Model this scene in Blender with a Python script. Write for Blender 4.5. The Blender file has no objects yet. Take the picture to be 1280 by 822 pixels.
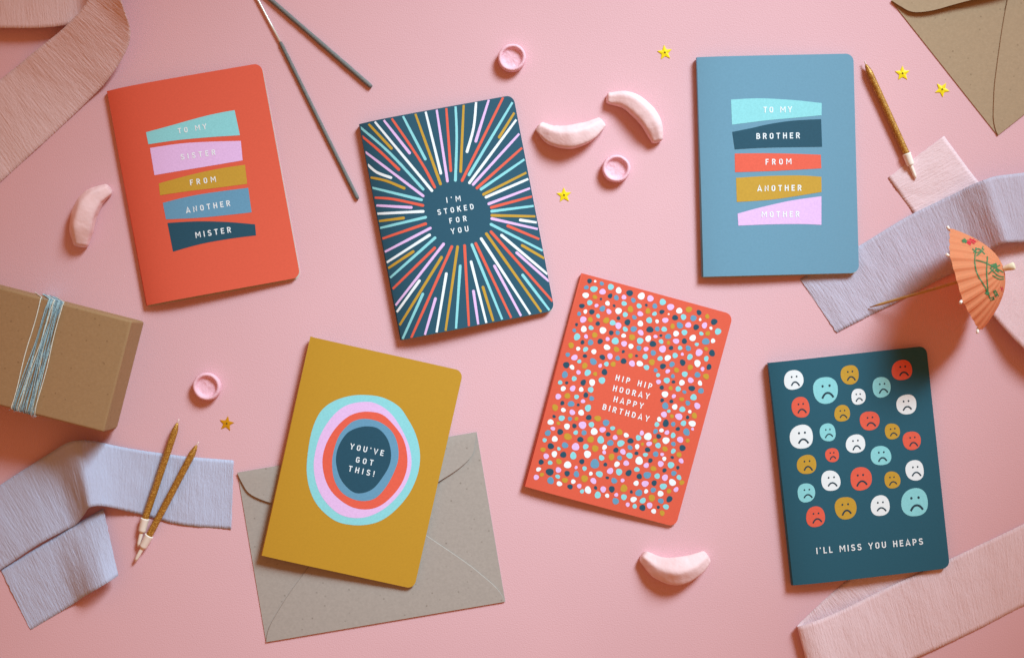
import bpy, bmesh, math, random
from mathutils import Vector, noise
from mathutils.bvhtree import BVHTree

random.seed(7)
S = bpy.context.scene
COL = S.collection
MM = 0.001

# ------------------------------------------------------------------ camera, world, light, exposure
CAM_H = 1.0                       # metres above the table, looking straight down
K = 1.0 / 1860.0                  # metres per photo pixel at one metre distance
cam_data = bpy.data.cameras.new('camera')
cam_data.sensor_width = 36.0
cam_data.lens = 36.0 / (1280 * K)
cam_data.clip_start = 0.01
cam_data.clip_end = 50
cam = bpy.data.objects.new('camera', cam_data)
cam.location = (0, 0, CAM_H)
COL.objects.link(cam)
S.camera = cam

world = bpy.data.worlds.new('World')
S.world = world
world.use_nodes = True
world.node_tree.nodes['Background'].inputs[0].default_value = (1.0, 0.43, 0.17, 1)   # warm room light
world.node_tree.nodes['Background'].inputs[1].default_value = 0.44

key = bpy.data.lights.new('window_light', 'AREA')     # soft daylight window at the upper right
key.shape = 'RECTANGLE'
key.size, key.size_y = 0.60, 0.60
key.energy = 2.32
key.color = (0.62, 0.91, 1.0)
key.spread = math.radians(32)
key_o = bpy.data.objects.new('window_light', key)
key_o.location = (0.70, 0.98, 0.90)
key_o.rotation_euler = (Vector((0.035, 0.02, 0)) - Vector(key_o.location)).to_track_quat('-Z', 'Y').to_euler()
COL.objects.link(key_o)

S.view_settings.view_transform = 'Standard'
S.view_settings.look = 'None'
S.view_settings.gamma = 1.0
S.view_settings.exposure = 0.0
S.view_settings.use_curve_mapping = False


# ------------------------------------------------------------------ helpers
def P(px, py, z=0.0):
    """photo pixel + height in mm -> world point"""
    d = (CAM_H - z * MM) * K
    return Vector(((px - 640) * d, -(py - 411) * d, z * MM))


def srgb(r, g, b):
    def f(c):
        c /= 255.0
        return c / 12.92 if c <= 0.04045 else ((c + 0.055) / 1.055) ** 2.4
    return (f(r), f(g), f(b), 1.0)


def tint(r, g, b, k=0.85, f=1.0):
    """surface colour from the colour seen in the photo, with the light (warm room + share k of the window) divided out"""
    c = srgb(r, g, b)
    li = (0.47 + 0.60 * k, 0.20 + 0.88 * k, 0.11 + 0.97 * k)
    o = [f * c[i] / li[i] for i in range(3)]
    m = max(1.0, max(o) / 0.95)
    return tuple(v / m for v in o) + (1.0,)


def mk_obj(name, verts, faces, mat, parent=None, root=None, smooth=False, mats=None, fmat=None):
    """one mesh object; verts in world space, stored relative to the root Empty of the thing"""
    off = root.location if root is not None else Vector((0, 0, 0))
    me = bpy.data.meshes.new(name)
    me.from_pydata([Vector(v) - off for v in verts], [], faces)
    for m in (mats or [mat]):
        me.materials.append(m)
    if fmat:
        me.polygons.foreach_set('material_index', fmat)
    if smooth:
        me.polygons.foreach_set('use_smooth', [True] * len(me.polygons))
    me.update()
    o = bpy.data.objects.new(name, me)
    if parent is not None:
        o.parent = parent
    COL.objects.link(o)
    return o


def fix_normals(o):
    bm = bmesh.new()
    bm.from_mesh(o.data)
    bmesh.ops.recalc_face_normals(bm, faces=bm.faces)
    bm.to_mesh(o.data)
    bm.free()


def thing(name, label, cat, loc, group=None):
    o = bpy.data.objects.new(name, None)
    o.empty_display_size = 0.01
    o.location = loc
    COL.objects.link(o)
    return tag(o, label, cat, group)


def tag(o, label, cat, group=None):
    o['label'] = label
    o['category'] = cat
    if group:
        o['group'] = group
    return o


def material(name, col, rough=0.6, spec=0.3, metal=0.0):
    m = bpy.data.materials.new(name)
    m.use_nodes = True
    b = m.node_tree.nodes['Principled BSDF']
    b.inputs['Base Color'].default_value = col
    b.inputs['Roughness'].default_value = rough
    b.inputs['Specular IOR Level'].default_value = spec
    b.inputs['Metallic'].default_value = metal
    return m


def node(m, typ, **kw):
    n = m.node_tree.nodes.new(typ)
    for k, v in kw.items():
        if k.startswith('i_'):
            n.inputs[k[2:].replace('_', ' ')].default_value = v
        else:
            setattr(n, k, v)
    return n


def link(m, a, ao, b, bi):
    m.node_tree.links.new(a.outputs[ao], b.inputs[bi])


def bsdf(m):
    return m.node_tree.nodes['Principled BSDF']


def add_bump(m, scale, strength, dist=0.0002, detail=3.0, coord='Object', stretch=None):
    tc = node(m, 'ShaderNodeTexCoord')
    n = node(m, 'ShaderNodeTexNoise', i_Scale=scale, i_Detail=detail)
    if stretch:
        mp = node(m, 'ShaderNodeMapping')
        mp.inputs['Scale'].default_value = stretch
        link(m, tc, coord, mp, 'Vector')
        link(m, mp, 'Vector', n, 'Vector')
    else:
        link(m, tc, coord, n, 'Vector')
    bp = node(m, 'ShaderNodeBump', i_Strength=strength, i_Distance=dist)
    link(m, n, 'Fac', bp, 'Height')
    link(m, bp, 'Normal', bsdf(m), 'Normal')
    return tc, n, bp


def vary(m, col, amt=0.08, scale=30.0, detail=4.0, coord='Object'):
    """soft mottling of the base colour"""
    tc = node(m, 'ShaderNodeTexCoord')
    n = node(m, 'ShaderNodeTexNoise', i_Scale=scale, i_Detail=detail)
    link(m, tc, coord, n, 'Vector')
    r = node(m, 'ShaderNodeValToRGB')
    lo = [c * (1 - amt) for c in col[:3]] + [1]
    hi = [min(1, c * (1 + amt)) for c in col[:3]] + [1]
    r.color_ramp.elements[0].position = 0.3
    r.color_ramp.elements[1].position = 0.7
    r.color_ramp.elements[0].color = lo
    r.color_ramp.elements[1].color = hi
    link(m, n, 'Fac', r, 'Fac')
    link(m, r, 'Color', bsdf(m), 'Base Color')
    return r


# ------------------------------------------------------------------ materials
def paper(name, col, rough=0.55, spec=0.25, amt=0.05):
    m = material(name, col, rough, spec)
    vary(m, col, amt, 900, 2)
    add_bump(m, 1500, 0.12, 0.0001)
    return m


INK = {
    'W': paper('white_ink', (0.88, 0.91, 0.97, 1), amt=0.01),
    'N': paper('navy_ink', tint(37, 78, 98)),
    'T': paper('turquoise_ink', tint(144, 210, 218)),
    'B': paper('mid_blue_ink', tint(104, 152, 184)),
    'P': paper('lilac_ink', tint(232, 186, 234)),
    'G': paper('mustard_ink', tint(200, 152, 54)),
    'O': paper('coral_ink', tint(232, 96, 76)),
}
M_NAVY_DARK = paper('dark_feature_ink', tint(38, 62, 76))
M_COVER = {
    'orange': paper('coral_card', tint(231, 97, 74, 0.95), amt=0.03),
    'navy': paper('navy_card', tint(42, 86, 108, 0.95), amt=0.03),
    'blue': paper('blue_card', tint(107, 146, 170, 0.8), amt=0.03),
    'yellow': paper('mustard_card', tint(200, 148, 46, 0.95), amt=0.03),
    'teal': paper('deep_teal_card', tint(39, 86, 104, 0.78), amt=0.03),
}
M_INNER = paper('uncoated_card_inside', srgb(214, 200, 190))


def kraft(name, col, speck=0.5):
    m = material(name, col, 0.75, 0.15)
    r = vary(m, col, 0.05, 520, 6)
    tc = node(m, 'ShaderNodeTexCoord')
    # dark fibre specks
    n2 = node(m, 'ShaderNodeTexVoronoi', i_Scale=170)
    link(m, tc, 'Object', n2, 'Vector')
    th = node(m, 'ShaderNodeValToRGB')
    th.color_ramp.elements[0].position = 0.05
    th.color_ramp.elements[0].color = (1, 1, 1, 1)
    th.color_ramp.elements[1].position = 0.14
    th.color_ramp.elements[1].color = (0, 0, 0, 1)
    link(m, n2, 'Distance', th, 'Fac')
    n3 = node(m, 'ShaderNodeTexNoise', i_Scale=60, i_Detail=1)
    link(m, tc, 'Object', n3, 'Vector')
    mul = node(m, 'ShaderNodeMath', operation='MULTIPLY')
    link(m, th, 'Color', mul, 0)
    link(m, n3, 'Fac', mul, 1)
    mx = node(m, 'ShaderNodeMixRGB', blend_type='MULTIPLY')
    mx.inputs[2].default_value = (speck, speck * 0.9, speck * 0.8, 1)
    link(m, mul, 0, mx, 0)
    link(m, r, 'Color', mx, 1)
    # pale stretched fibres
    mp = node(m, 'ShaderNodeMapping')
    mp.inputs['Scale'].default_value = (1, 5, 1)
    link(m, tc, 'Object', mp, 'Vector')
    n4 = node(m, 'ShaderNodeTexNoise', i_Scale=600, i_Detail=4)
    link(m, mp, 'Vector', n4, 'Vector')
    rr = node(m, 'ShaderNodeMapRange')
    rr.inputs[1].default_value, rr.inputs[2].default_value = 0.55, 0.75
    rr.inputs[3].default_value, rr.inputs[4].default_value = 0.0, 0.15
    link(m, n4, 'Fac', rr, 0)
    mx2 = node(m, 'ShaderNodeMixRGB', blend_type='SCREEN')
    mx2.inputs[2].default_value = (0.45, 0.40, 0.34, 1)
    link(m, rr, 0, mx2, 0)
    link(m, mx, 'Color', mx2, 1)
    link(m, mx2, 'Color', bsdf(m), 'Base Color')
    add_bump(m, 700, 0.25, 0.00015, 5)
    return m


M_BOX = kraft('kraft_board', tint(152, 112, 79, 0.58))
M_ENV = kraft('recycled_grey_paper', tint(170, 154, 147, 0.82), 0.42)
M_ENV2 = kraft('recycled_tan_paper', tint(170, 140, 114, 0.8), 0.42)


def crepe(name, col):
    m = material(name, col, 0.8, 0.1)
    col_lo = [c * 0.95 for c in col[:3]] + [1]
    tc = node(m, 'ShaderNodeTexCoord')
    mp = node(m, 'ShaderNodeMapping')
    mp.inputs['Scale'].default_value = (1.0, 0.2, 1.0)      # U in mm along the streamer, V in mm across
    link(m, tc, 'UV', mp, 'Vector')
    n = node(m, 'ShaderNodeTexNoise', i_Scale=1.5, i_Detail=5, i_Roughness=0.65)
    link(m, mp, 'Vector', n, 'Vector')
    r = node(m, 'ShaderNodeValToRGB')
    r.color_ramp.elements[0].position = 0.32
    r.color_ramp.elements[0].color = col_lo
    r.color_ramp.elements[1].position = 0.62
    r.color_ramp.elements[1].color = col
    link(m, n, 'Fac', r, 'Fac')
    link(m, r, 'Color', bsdf(m), 'Base Color')
    bp = node(m, 'ShaderNodeBump', i_Strength=0.78, i_Distance=0.0006)
    link(m, n, 'Fac', bp, 'Height')
    link(m, bp, 'Normal', bsdf(m), 'Normal')
    tr = node(m, 'ShaderNodeBsdfTranslucent')
    link(m, r, 'Color', tr, 'Color')
    link(m, bp, 'Normal', tr, 'Normal')
    mix = node(m, 'ShaderNodeMixShader')
    mix.inputs[0].default_value = 0.12
    out = m.node_tree.nodes['Material Output']
    link(m, bsdf(m), 0, mix, 1)
    link(m, tr, 0, mix, 2)
    link(m, mix, 0, out, 'Surface')
    return m


M_CREPE_BLUE = crepe('lilac_blue_crepe', (0.63, 0.54, 0.67, 1))
M_CREPE_SKY = crepe('powder_blue_crepe', (0.61, 0.61, 0.81, 1))
M_CREPE_PINK = crepe('pale_pink_crepe', (0.95, 0.67, 0.72, 1))
M_CREPE_PINK_DIM = crepe('dim_pink_crepe', (0.88, 0.60, 0.61, 1))  # pale pink crepe again, the corner's dimmer light put into its colour

M_CANDY = material('pink_foam_candy', tint(246, 204, 207, 0.95), 0.65, 0.25)
vary(M_CANDY, tint(246, 204, 207, 0.95), 0.05, 140, 5)
add_bump(M_CANDY, 520, 0.42, 0.0005, 6)
M_CUP = material('rose_foam_candy', tint(246, 190, 206, 0.95), 0.6, 0.3)
vary(M_CUP, tint(246, 190, 206, 0.95), 0.05, 200, 5)
add_bump(M_CUP, 650, 0.55, 0.0006, 6)

M_STAR = material('yellow_foil', srgb(250, 222, 20), 0.35, 0.5, 0.15)
M_STAR_GOLD = material('gold_foil', srgb(226, 160, 20), 0.35, 0.5, 0.35)
M_PIN = material('pin_hole', srgb(110, 80, 10), 0.8)

M_WIRE = material('bare_steel_wire', srgb(228, 220, 216), 0.35, 0.5, 0.3)
M_SPARK = material('grey_sparkler_coating', tint(120, 118, 118, 0.9), 0.75, 0.2)
vary(M_SPARK, tint(120, 118, 118, 0.9), 0.15, 700, 3)
add_bump(M_SPARK, 1800, 0.5, 0.0003)

M_PLASTIC = material('white_plastic', srgb(248, 232, 224), 0.4, 0.4)
M_WICK = material('pale_wick', srgb(236, 206, 200), 0.9, 0.1)
M_TOOTH = material('toothpick_wood', srgb(196, 150, 92), 0.6, 0.25)
vary(M_TOOTH, srgb(196, 150, 92), 0.12, 400, 3)
M_RIB = material('pale_rib_wood', srgb(240, 222, 200), 0.6, 0.2)
M_KNOB = material('cream_paper_roll', srgb(244, 224, 196), 0.6, 0.2)
M_UMB = material('orange_umbrella_paper', tint(240, 172, 128, 0.75), 0.7, 0.2)
M_RED = material('crimson_paint', srgb(206, 34, 56), 0.6)
M_GREEN = material('green_paint', srgb(70, 118, 76), 0.6)
M_TWINE = material('pale_blue_twine', srgb(172, 202, 214), 0.8, 0.1)
vary(M_TWINE, srgb(172, 202, 214), 0.3, 900, 2)
M_TWINE2 = material('whitish_twine', srgb(228, 228, 220), 0.8, 0.1)
vary(M_TWINE2, srgb(228, 228, 220), 0.2, 900, 2)

M_TWINE3 = material('slate_blue_twine', srgb(134, 166, 184), 0.8, 0.1)
vary(M_TWINE3, srgb(134, 166, 184), 0.3, 900, 2)

# umbrella paper lets some light through
tr = node(M_UMB, 'ShaderNodeBsdfTranslucent')
tr.inputs[0].default_value = srgb(250, 168, 106)
mx = node(M_UMB, 'ShaderNodeMixShader')
mx.inputs[0].default_value = 0.55
link(M_UMB, bsdf(M_UMB), 0, mx, 1)
link(M_UMB, tr, 0, mx, 2)
link(M_UMB, mx, 0, M_UMB.node_tree.nodes['Material Output'], 'Surface')
add_bump(M_UMB, 900, 0.2, 0.0001)

# gold glitter wax
M_GLIT = material('gold_glitter_wax', srgb(170, 116, 40), 0.4, 0.5, 0.3)
tc = node(M_GLIT, 'ShaderNodeTexCoord')
vo = node(M_GLIT, 'ShaderNodeTexVoronoi', i_Scale=1900)
link(M_GLIT, tc, 'Object', vo, 'Vector')
rp = node(M_GLIT, 'ShaderNodeValToRGB')
rp.color_ramp.elements[0].color = srgb(158, 104, 38)
rp.color_ramp.elements[0].position = 0.15
rp.color_ramp.elements[1].color = srgb(226, 176, 84)
rp.color_ramp.elements[1].position = 0.97
e = rp.color_ramp.elements.new(0.72)
e.color = srgb(182, 124, 50)
sx = node(M_GLIT, 'ShaderNodeSeparateColor')
link(M_GLIT, vo, 'Color', sx, 0)
link(M_GLIT, sx, 0, rp, 'Fac')
link(M_GLIT, rp, 'Color', bsdf(M_GLIT), 'Base Color')
bp = node(M_GLIT, 'ShaderNodeBump', i_Strength=0.35, i_Distance=0.0002)
link(M_GLIT, sx, 1, bp, 'Height')
link(M_GLIT, bp, 'Normal', bsdf(M_GLIT), 'Normal')

# ------------------------------------------------------------------ the table surface
M_TABLE = material('pink_textured_paper', tint(236, 184, 193, 1.0), 0.7, 0.2)
vary(M_TABLE, tint(236, 184, 193, 1.0), 0.02, 9, 3)
tc, nz, bmp = add_bump(M_TABLE, 1100, 0.32, 0.0005, 2)
# woven emboss: two crossed waves added to the grain
wv = node(M_TABLE, 'ShaderNodeTexWave', i_Scale=260, i_Distortion=4.0, i_Detail=2)
mpw = node(M_TABLE, 'ShaderNodeMapping')
mpw.inputs['Rotation'].default_value = (0, 0, math.radians(33))
link(M_TABLE, tc, 'Object', mpw, 'Vector')
link(M_TABLE, mpw, 'Vector', wv, 'Vector')
ad = node(M_TABLE, 'ShaderNodeMath', operation='MULTIPLY_ADD')
ad.inputs[1].default_value = 0.35
link(M_TABLE, wv, 'Fac', ad, 0)
link(M_TABLE, nz, 'Fac', ad, 2)
link(M_TABLE, ad, 0, bmp, 'Height')
table = mk_obj('tabletop', [(-0.7, -0.5, 0), (0.7, -0.5, 0), (0.7, 0.5, 0), (-0.7, 0.5, 0)], [(0, 1, 2, 3)], M_TABLE)
table['kind'] = 'structure'
table['label'] = 'pink textured paper backdrop covering the tabletop'


# ------------------------------------------------------------------ stroke lettering (cap height 1)
GL = {
    'A': (0.74, [[(0.05, 0), (0.37, 1), (0.69, 0)], [(0.17, 0.27), (0.57, 0.27)]]),
    'B': (0.62, [[(0.09, 0), (0.09, 0.91), (0.38, 0.91), (0.51, 0.8), (0.51, 0.64), (0.38, 0.52), (0.09, 0.52)],
                 [(0.38, 0.52), (0.55, 0.4), (0.55, 0.2), (0.4, 0.09), (0.0, 0.09)]]),
    'D': (0.64, [[(0.09, 0), (0.09, 0.91), (0.34, 0.91), (0.5, 0.8), (0.56, 0.62), (0.56, 0.38), (0.5, 0.2),
                  (0.34, 0.09), (0.0, 0.09)]]),
    'E': (0.56, [[(0.56, 0.91), (0.09, 0.91), (0.09, 0.09), (0.56, 0.09)], [(0.1, 0.51), (0.5, 0.51)]]),
    'F': (0.54, [[(0.54, 0.91), (0.09, 0.91), (0.09, 0)], [(0.1, 0.5), (0.48, 0.5)]]),
    'G': (0.66, [[(0.57, 0.76), (0.46, 0.9), (0.22, 0.9), (0.1, 0.76), (0.1, 0.24), (0.22, 0.1), (0.44, 0.1),
                  (0.57, 0.24), (0.57, 0.48), (0.34, 0.48)]]),
    'H': (0.66, [[(0.09, 0), (0.09, 1)], [(0.57, 0), (0.57, 1)], [(0.1, 0.52), (0.56, 0.52)]]),
    'I': (0.18, [[(0.09, 0), (0.09, 1)]]),
    'K': (0.66, [[(0.09, 0), (0.09, 1)], [(0.6, 1), (0.12, 0.42)], [(0.28, 0.6), (0.62, 0)]]),
    'L': (0.52, [[(0.09, 1), (0.09, 0.09), (0.52, 0.09)]]),
    'M': (0.90, [[(0.08, 0), (0.08, 1)], [(0.82, 0), (0.82, 1)], [(0.14, 0.93), (0.45, 0.36), (0.76, 0.93)]]),
    'N': (0.68, [[(0.09, 0), (0.09, 0.9), (0.59, 0.1), (0.59, 1)]]),
    'O': (0.66, [[(0.33, 0.91), (0.2, 0.88), (0.1, 0.75), (0.1, 0.25), (0.2, 0.12), (0.33, 0.09), (0.46, 0.12),
                  (0.56, 0.25), (0.56, 0.75), (0.46, 0.88), (0.33, 0.91), (0.2, 0.88)]]),
    'P': (0.62, [[(0.09, 0), (0.09, 0.91), (0.38, 0.91), (0.53, 0.78), (0.53, 0.56), (0.38, 0.43), (0.1, 0.43)]]),
    'R': (0.64, [[(0.09, 0), (0.09, 0.91), (0.38, 0.91), (0.53, 0.79), (0.53, 0.6), (0.38, 0.48), (0.1, 0.48)],
                 [(0.3, 0.48), (0.58, 0)]]),
    'S': (0.62, [[(0.54, 0.78), (0.44, 0.91), (0.2, 0.91), (0.1, 0.8), (0.1, 0.65), (0.2, 0.55), (0.43, 0.47),
                  (0.54, 0.36), (0.54, 0.2), (0.43, 0.09), (0.18, 0.09), (0.06, 0.22)]]),
    'T': (0.62, [[(0.0, 0.91), (0.62, 0.91)], [(0.31, 0.85), (0.31, 0)]]),
    'U': (0.66, [[(0.09, 1), (0.09, 0.26), (0.2, 0.12), (0.33, 0.09), (0.46, 0.12), (0.57, 0.26), (0.57, 1)]]),
    'V': (0.70, [[(0.04, 1), (0.35, 0.05), (0.66, 1)]]),
    'Y': (0.70, [[(0.04, 1), (0.35, 0.45), (0.66, 1)], [(0.35, 0.5), (0.35, 0)]]),
    '!': (0.18, [[(0.09, 1), (0.09, 0.32)], [(0.09, 0.18), (0.09, 0)]]),
    "'": (0.18, [[(0.09, 1), (0.09, 0.76)]]),
    ' ': (0.38, []),
}


def ribbon2d(pts, w):
    """mitred outline strip of a 2D polyline -> list of (left, right) pairs"""
    out = []
    n = len(pts)
    for i in range(n):
        p = Vector(pts[i])
        d0 = (p - Vector(pts[i - 1])).normalized() if i > 0 else None
        d1 = (Vector(pts[i + 1]) - p).normalized() if i < n - 1 else None
        if d0 is None:
            d0 = d1
        if d1 is None:
            d1 = d0
        n0 = Vector((-d0.y, d0.x))
        n1 = Vector((-d1.y, d1.x))
        m = n0 + n1
        if m.length < 1e-4:
            m = n0
        m.normalize()
        sc = min(1.6, 1.0 / max(0.3, m.dot(n0)))
        wi = w[i] if isinstance(w, (list, tuple)) else w
        out.append((p + m * wi * sc * 0.5, p - m * wi * sc * 0.5))
    return out


# ------------------------------------------------------------------ greeting cards
def up_top(o):
    """outward normals on a panel whose top, underside and rim are separate sheets"""
    c = Vector((0, 0, 0))
    for v in o.data.vertices:
        c += v.co
    c /= len(o.data.vertices)
    bm = bmesh.new()
    bm.from_mesh(o.data)
    bm.normal_update()
    bad = []
    n = len(bm.faces)
    for k, f in enumerate(bm.faces):
        if k == n - 1 or k % 4 > 1:
            d = f.calc_center_median() - c
            d.z = 0
            if f.normal.dot(d) < 0:
                bad.append(f)
        elif (f.normal.z < 0) == (k % 4 == 0):
            bad.append(f)
    bmesh.ops.reverse_faces(bm, faces=bad)
    bm.to_mesh(o.data)
    bm.free()


class Card:
    def __init__(self, label, cover, tl, tr, br, bl, base=0.0, zs=4.5, rise=2.0, zo=2.4, back_shift=0.5):
        self.base, self.zs, self.rise, self.zo = base, zs, rise, zo
        a, b, c, d = P(*tl, base + zs), P(*tr, base + zo), P(*br, base + zo), P(*bl, base + zs)
        ctr = (a + b + c + d) / 4
        U = ((b + c) - (a + d)) / 2
        V = ((d + c) - (a + b)) / 2
        self.W, self.H = U.xy.length, V.xy.length
        u = U.xy.normalized()
        v = V.xy.normalized()
        # orthogonalise evenly
        v2 = Vector((u.y, -u.x))
        ang = math.atan2(v2.x * v.y - v2.y * v.x, v2.dot(v)) / 2
        ca, sa = math.cos(ang), math.sin(ang)
        self.u = Vector((u.x * ca - u.y * sa, u.x * sa + u.y * ca))
        self.v = Vector((self.u.y, -self.u.x))
        self.o = ctr.xy - self.u * self.W / 2 - self.v * self.H / 2
        self.root = thing('greeting_card', label, 'greeting card', (ctr.x, ctr.y, base * MM), 'greeting cards laid out on the table')
        self.mat = M_COVER[cover]
        self.build(back_shift)
        self.layer = 0

    def zt(self, u):
        t = u / self.W
        top = self.zs + self.rise * (1 - math.exp(-max(0.0, u) / 0.014))
        return (self.base + top - (self.zs + self.rise - self.zo) * t) * MM

    def at(self, u, v, dz=0.0):
        q = self.o + self.u * u + self.v * v
        return Vector((q.x, q.y, self.zt(u) + dz))

    def from_px(self, px, py, lift=0.0001):
        """photo pixel -> point on the front of the card"""
        z = (self.base + self.zs) * MM
        for _ in range(6):
            q = P(px, py, z / MM)
            z = self.zt((q.xy - self.o).dot(self.u))
        q = P(px, py, (z + lift) / MM)
        return q

    def build(self, back_shift):
        W, H, R = self.W, self.H, 0.0052
        th = 0.0004
        us = [(W - R) * (i / 56) ** 1.25 for i in range(57)]
        us += [W - R + R * math.sin(math.pi / 2 * i / 9) for i in range(1, 10)]

        def inset(u):
            if u <= W - R:
                return 0.0
            k = (u - (W - R)) / R
            return R - R * math.sqrt(max(0, 1 - k * k))
        vs, fs = [], []
        n = len(us)
        self.cols = us[:57]
        for dz in (0, -th, 0, -th):
            for u in us:
                i = inset(u)
                vs.append(self.at(u, i, dz))
                vs.append(self.at(u, H - i, dz))
        for i in range(n - 1):
            a = 2 * i
            b = 2 * n + a
            fs.append((a, a + 1, a + 3, a + 2))
            fs.append((b, b + 2, b + 3, b + 1))
            c, d = 4 * n + a, 6 * n + a
            fs.append((c, c + 2, d + 2, d))
            fs.append((c + 1, d + 1, d + 3, c + 3))
        e, f = 6 * n - 2, 8 * n - 2
        fs.append((e, e + 1, f + 1, f))
        fp = mk_obj('front_panel', vs, fs, None, self.root, self.root, mats=[self.mat, M_INNER],
                    fmat=[1 if (k % 4 > 1 or k == len(fs) - 1) else 0 for k in range(len(fs))])
        for k, p in enumerate(fp.data.polygons):
            p.use_smooth = k % 4 < 2
        up_top(fp)
        self.front = fp
        # fold: half-round strip from the front panel down to the back panel
        z1 = self.zs + self.base
        z0 = self.base + 0.2
        vs, fs = [], []
        m = 10
        for j, tk in enumerate((1.0, 0.6)):
            for i in range(m + 1):
                t = math.pi * i / m
                uu = -math.sin(t) * 0.0009 * tk
                zz = ((z1 + z0) / 2 + math.cos(t) * (z1 - z0) / 2 * (1 if j == 0 else 0.92)) * MM
                for v in (0, H):
                    q = self.o + self.u * uu + self.v * v
                    vs.append((q.x, q.y, zz))
        for j in range(2):
            for i in range(m):
                a = j * 2 * (m + 1) + 2 * i
                fs.append((a, a + 1, a + 3, a + 2))
        for i in range(m):
            a, b = 2 * i, 2 * (m + 1) + 2 * i
            fs.append((a, a + 2, b + 2, b))
            fs.append((a + 1, b + 1, b + 3, a + 3))
        fo = mk_obj('fold', vs, fs, self.mat, self.root, self.root, smooth=True)
        fix_normals(fo)
        # back panel flat on the table
        ring = []
        for (cu, cv, a0) in ((W - R, R, -90), (W - R, H - R, 0)):
            for i in range(9):
                a = math.radians(a0 + 90 * i / 8)
                ring.append((cu + R * math.cos(a), cv + R * math.sin(a)))
        ring = [(0, 0)] + ring + [(0, H)]
        vs = []
        for z in (0.05, 0.45):
            for (u, v) in ring:
                q = self.o + self.u * u + self.v * (v + back_shift * MM)
                vs.append((q.x, q.y, (self.base + z) * MM))
        k = len(ring)
        fs = [tuple(range(k)), tuple(range(k, 2 * k))] + [(i, (i + 1) % k, k + (i + 1) % k, k + i) for i in range(k)]
        bpn = mk_obj('back_panel', vs, fs, M_INNER, self.root, self.root)
        fix_normals(bpn)

    def conform(self, o, lifts, clip=False):
        """cut a printed sheet along the bent part of the card and lay it on the surface; lifts by material slot"""
        bm = bmesh.new()
        bm.from_mesh(o.data)
        n3 = Vector((self.u.x, self.u.y, 0))
        oo = Vector((self.o.x, self.o.y, 0)) - self.root.location
        if clip:
            v3 = Vector((self.v.x, self.v.y, 0))
            e = 0.00015
            for co, no in ((oo + n3 * (self.W - e), n3), (oo + v3 * (self.H - e), v3), (oo + v3 * e, -v3), (oo + n3 * e, -n3)):
                bmesh.ops.bisect_plane(bm, geom=bm.verts[:] + bm.edges[:] + bm.faces[:], dist=1e-7, plane_co=co, plane_no=no, clear_outer=True)
        umin = min((v.co - oo).dot(n3) for v in bm.verts)
        if umin < self.cols[-1]:
            for c in self.cols[1:]:
                if c > umin:
                    bmesh.ops.bisect_plane(bm, geom=bm.verts[:] + bm.edges[:] + bm.faces[:], dist=1e-7,
                                           plane_co=oo + n3 * c, plane_no=n3)
            for f in bm.faces:
                for v in f.verts:
                    u = (v.co - oo).dot(n3)
                    v.co.z = self.zt(u) + lifts[f.material_index] - self.root.location.z
        bm.to_mesh(o.data)
        bm.free()

    # ---- printing -------------------------------------------------
    def poly(self, name, pts, ink, lift, parent=None, close=True, smooth=2):
        """closed outline (photo pixels) -> flat printed area"""
        p = [Vector(q) for q in pts]
        vs = [self.from_px(q.x, q.y, lift) for q in p]
        o = mk_obj(name, vs, [tuple(range(len(vs)))], INK[ink] if isinstance(ink, str) else ink, parent or self.root, self.root)
        up(o)
        self.conform(o, [lift])
        return o

    def text(self, s, a, b, h, parent=None, ink='W', track=None, lift=0.00022, weight=0.172):
        """a = baseline start, b = baseline end in photo pixels; the letters are spread to fill it"""
        a, b = Vector(a), Vector(b)
        L = (b - a).length
        d = (b - a).normalized()
        upv = Vector((d.y, -d.x))
        wsum = sum(GL[c][0] for c in s) * h * 0.98
        gap = (L - wsum) / max(1, len(s) - 1)
        vs, fs = [], []
        x = 0.0
        for c in s:
            w, strokes = GL[c]
            for k, st in enumerate(strokes):
                rib = ribbon2d([(px * h, py * h) for px, py in st], weight * h * (0.85 if c == 'M' else 1.0))
                base = len(vs)
                for (l, r) in rib:
                    for q in (l, r):
                        pp = a + d * (x + q.x) + upv * q.y
                        vs.append(self.from_px(pp.x, pp.y, lift + 0.00002 * k))
                for i in range(len(rib) - 1):
                    q = base + 2 * i
                    fs.append((q, q + 1, q + 3, q + 2))
            x += w * h * 0.98 + gap
        o = mk_obj('printed_lettering', vs, fs, INK[ink], parent or self.root, self.root)
        up(o)
        return o


def up(o):
    """make every flat printed face look upwards"""
    bm = bmesh.new()
    bm.from_mesh(o.data)
    bm.normal_update()
    bad = [f for f in bm.faces if f.normal.z < 0]
    if bad:
        bmesh.ops.reverse_faces(bm, faces=bad)
    bm.to_mesh(o.data)
    bm.free()


def dense(pts, n=6, closed=True):
    """Catmull-Rom through the points"""
    p = [Vector(q) for q in pts]
    m = len(p)
    out = []
    rng = range(m if closed else m - 1)
    for i in rng:
        if closed:
            a, b, c, d = p[i - 1], p[i], p[(i + 1) % m], p[(i + 2) % m]
        else:
            a, b, c, d = p[max(0, i - 1)], p[i], p[i + 1], p[min(m - 1, i + 2)]
        for k in range(n):
            t = k / n
            out.append(0.5 * ((2 * b) + (c - a) * t + (2 * a - 5 * b + 4 * c - d) * t * t + (3 * b - a - 3 * c + d) * t ** 3))
    if not closed:
        out.append(p[-1])
    return out


def band_outline(top, bottom):
    return dense(top, 4, False) + dense(bottom, 4, False)


def zc(org, s, pts):
    """points read in an enlargement of the photo -> photo pixels"""
    return [(org[0] + x / s, org[1] + y / s) for x, y in pts]


Z4 = 3.99
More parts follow.
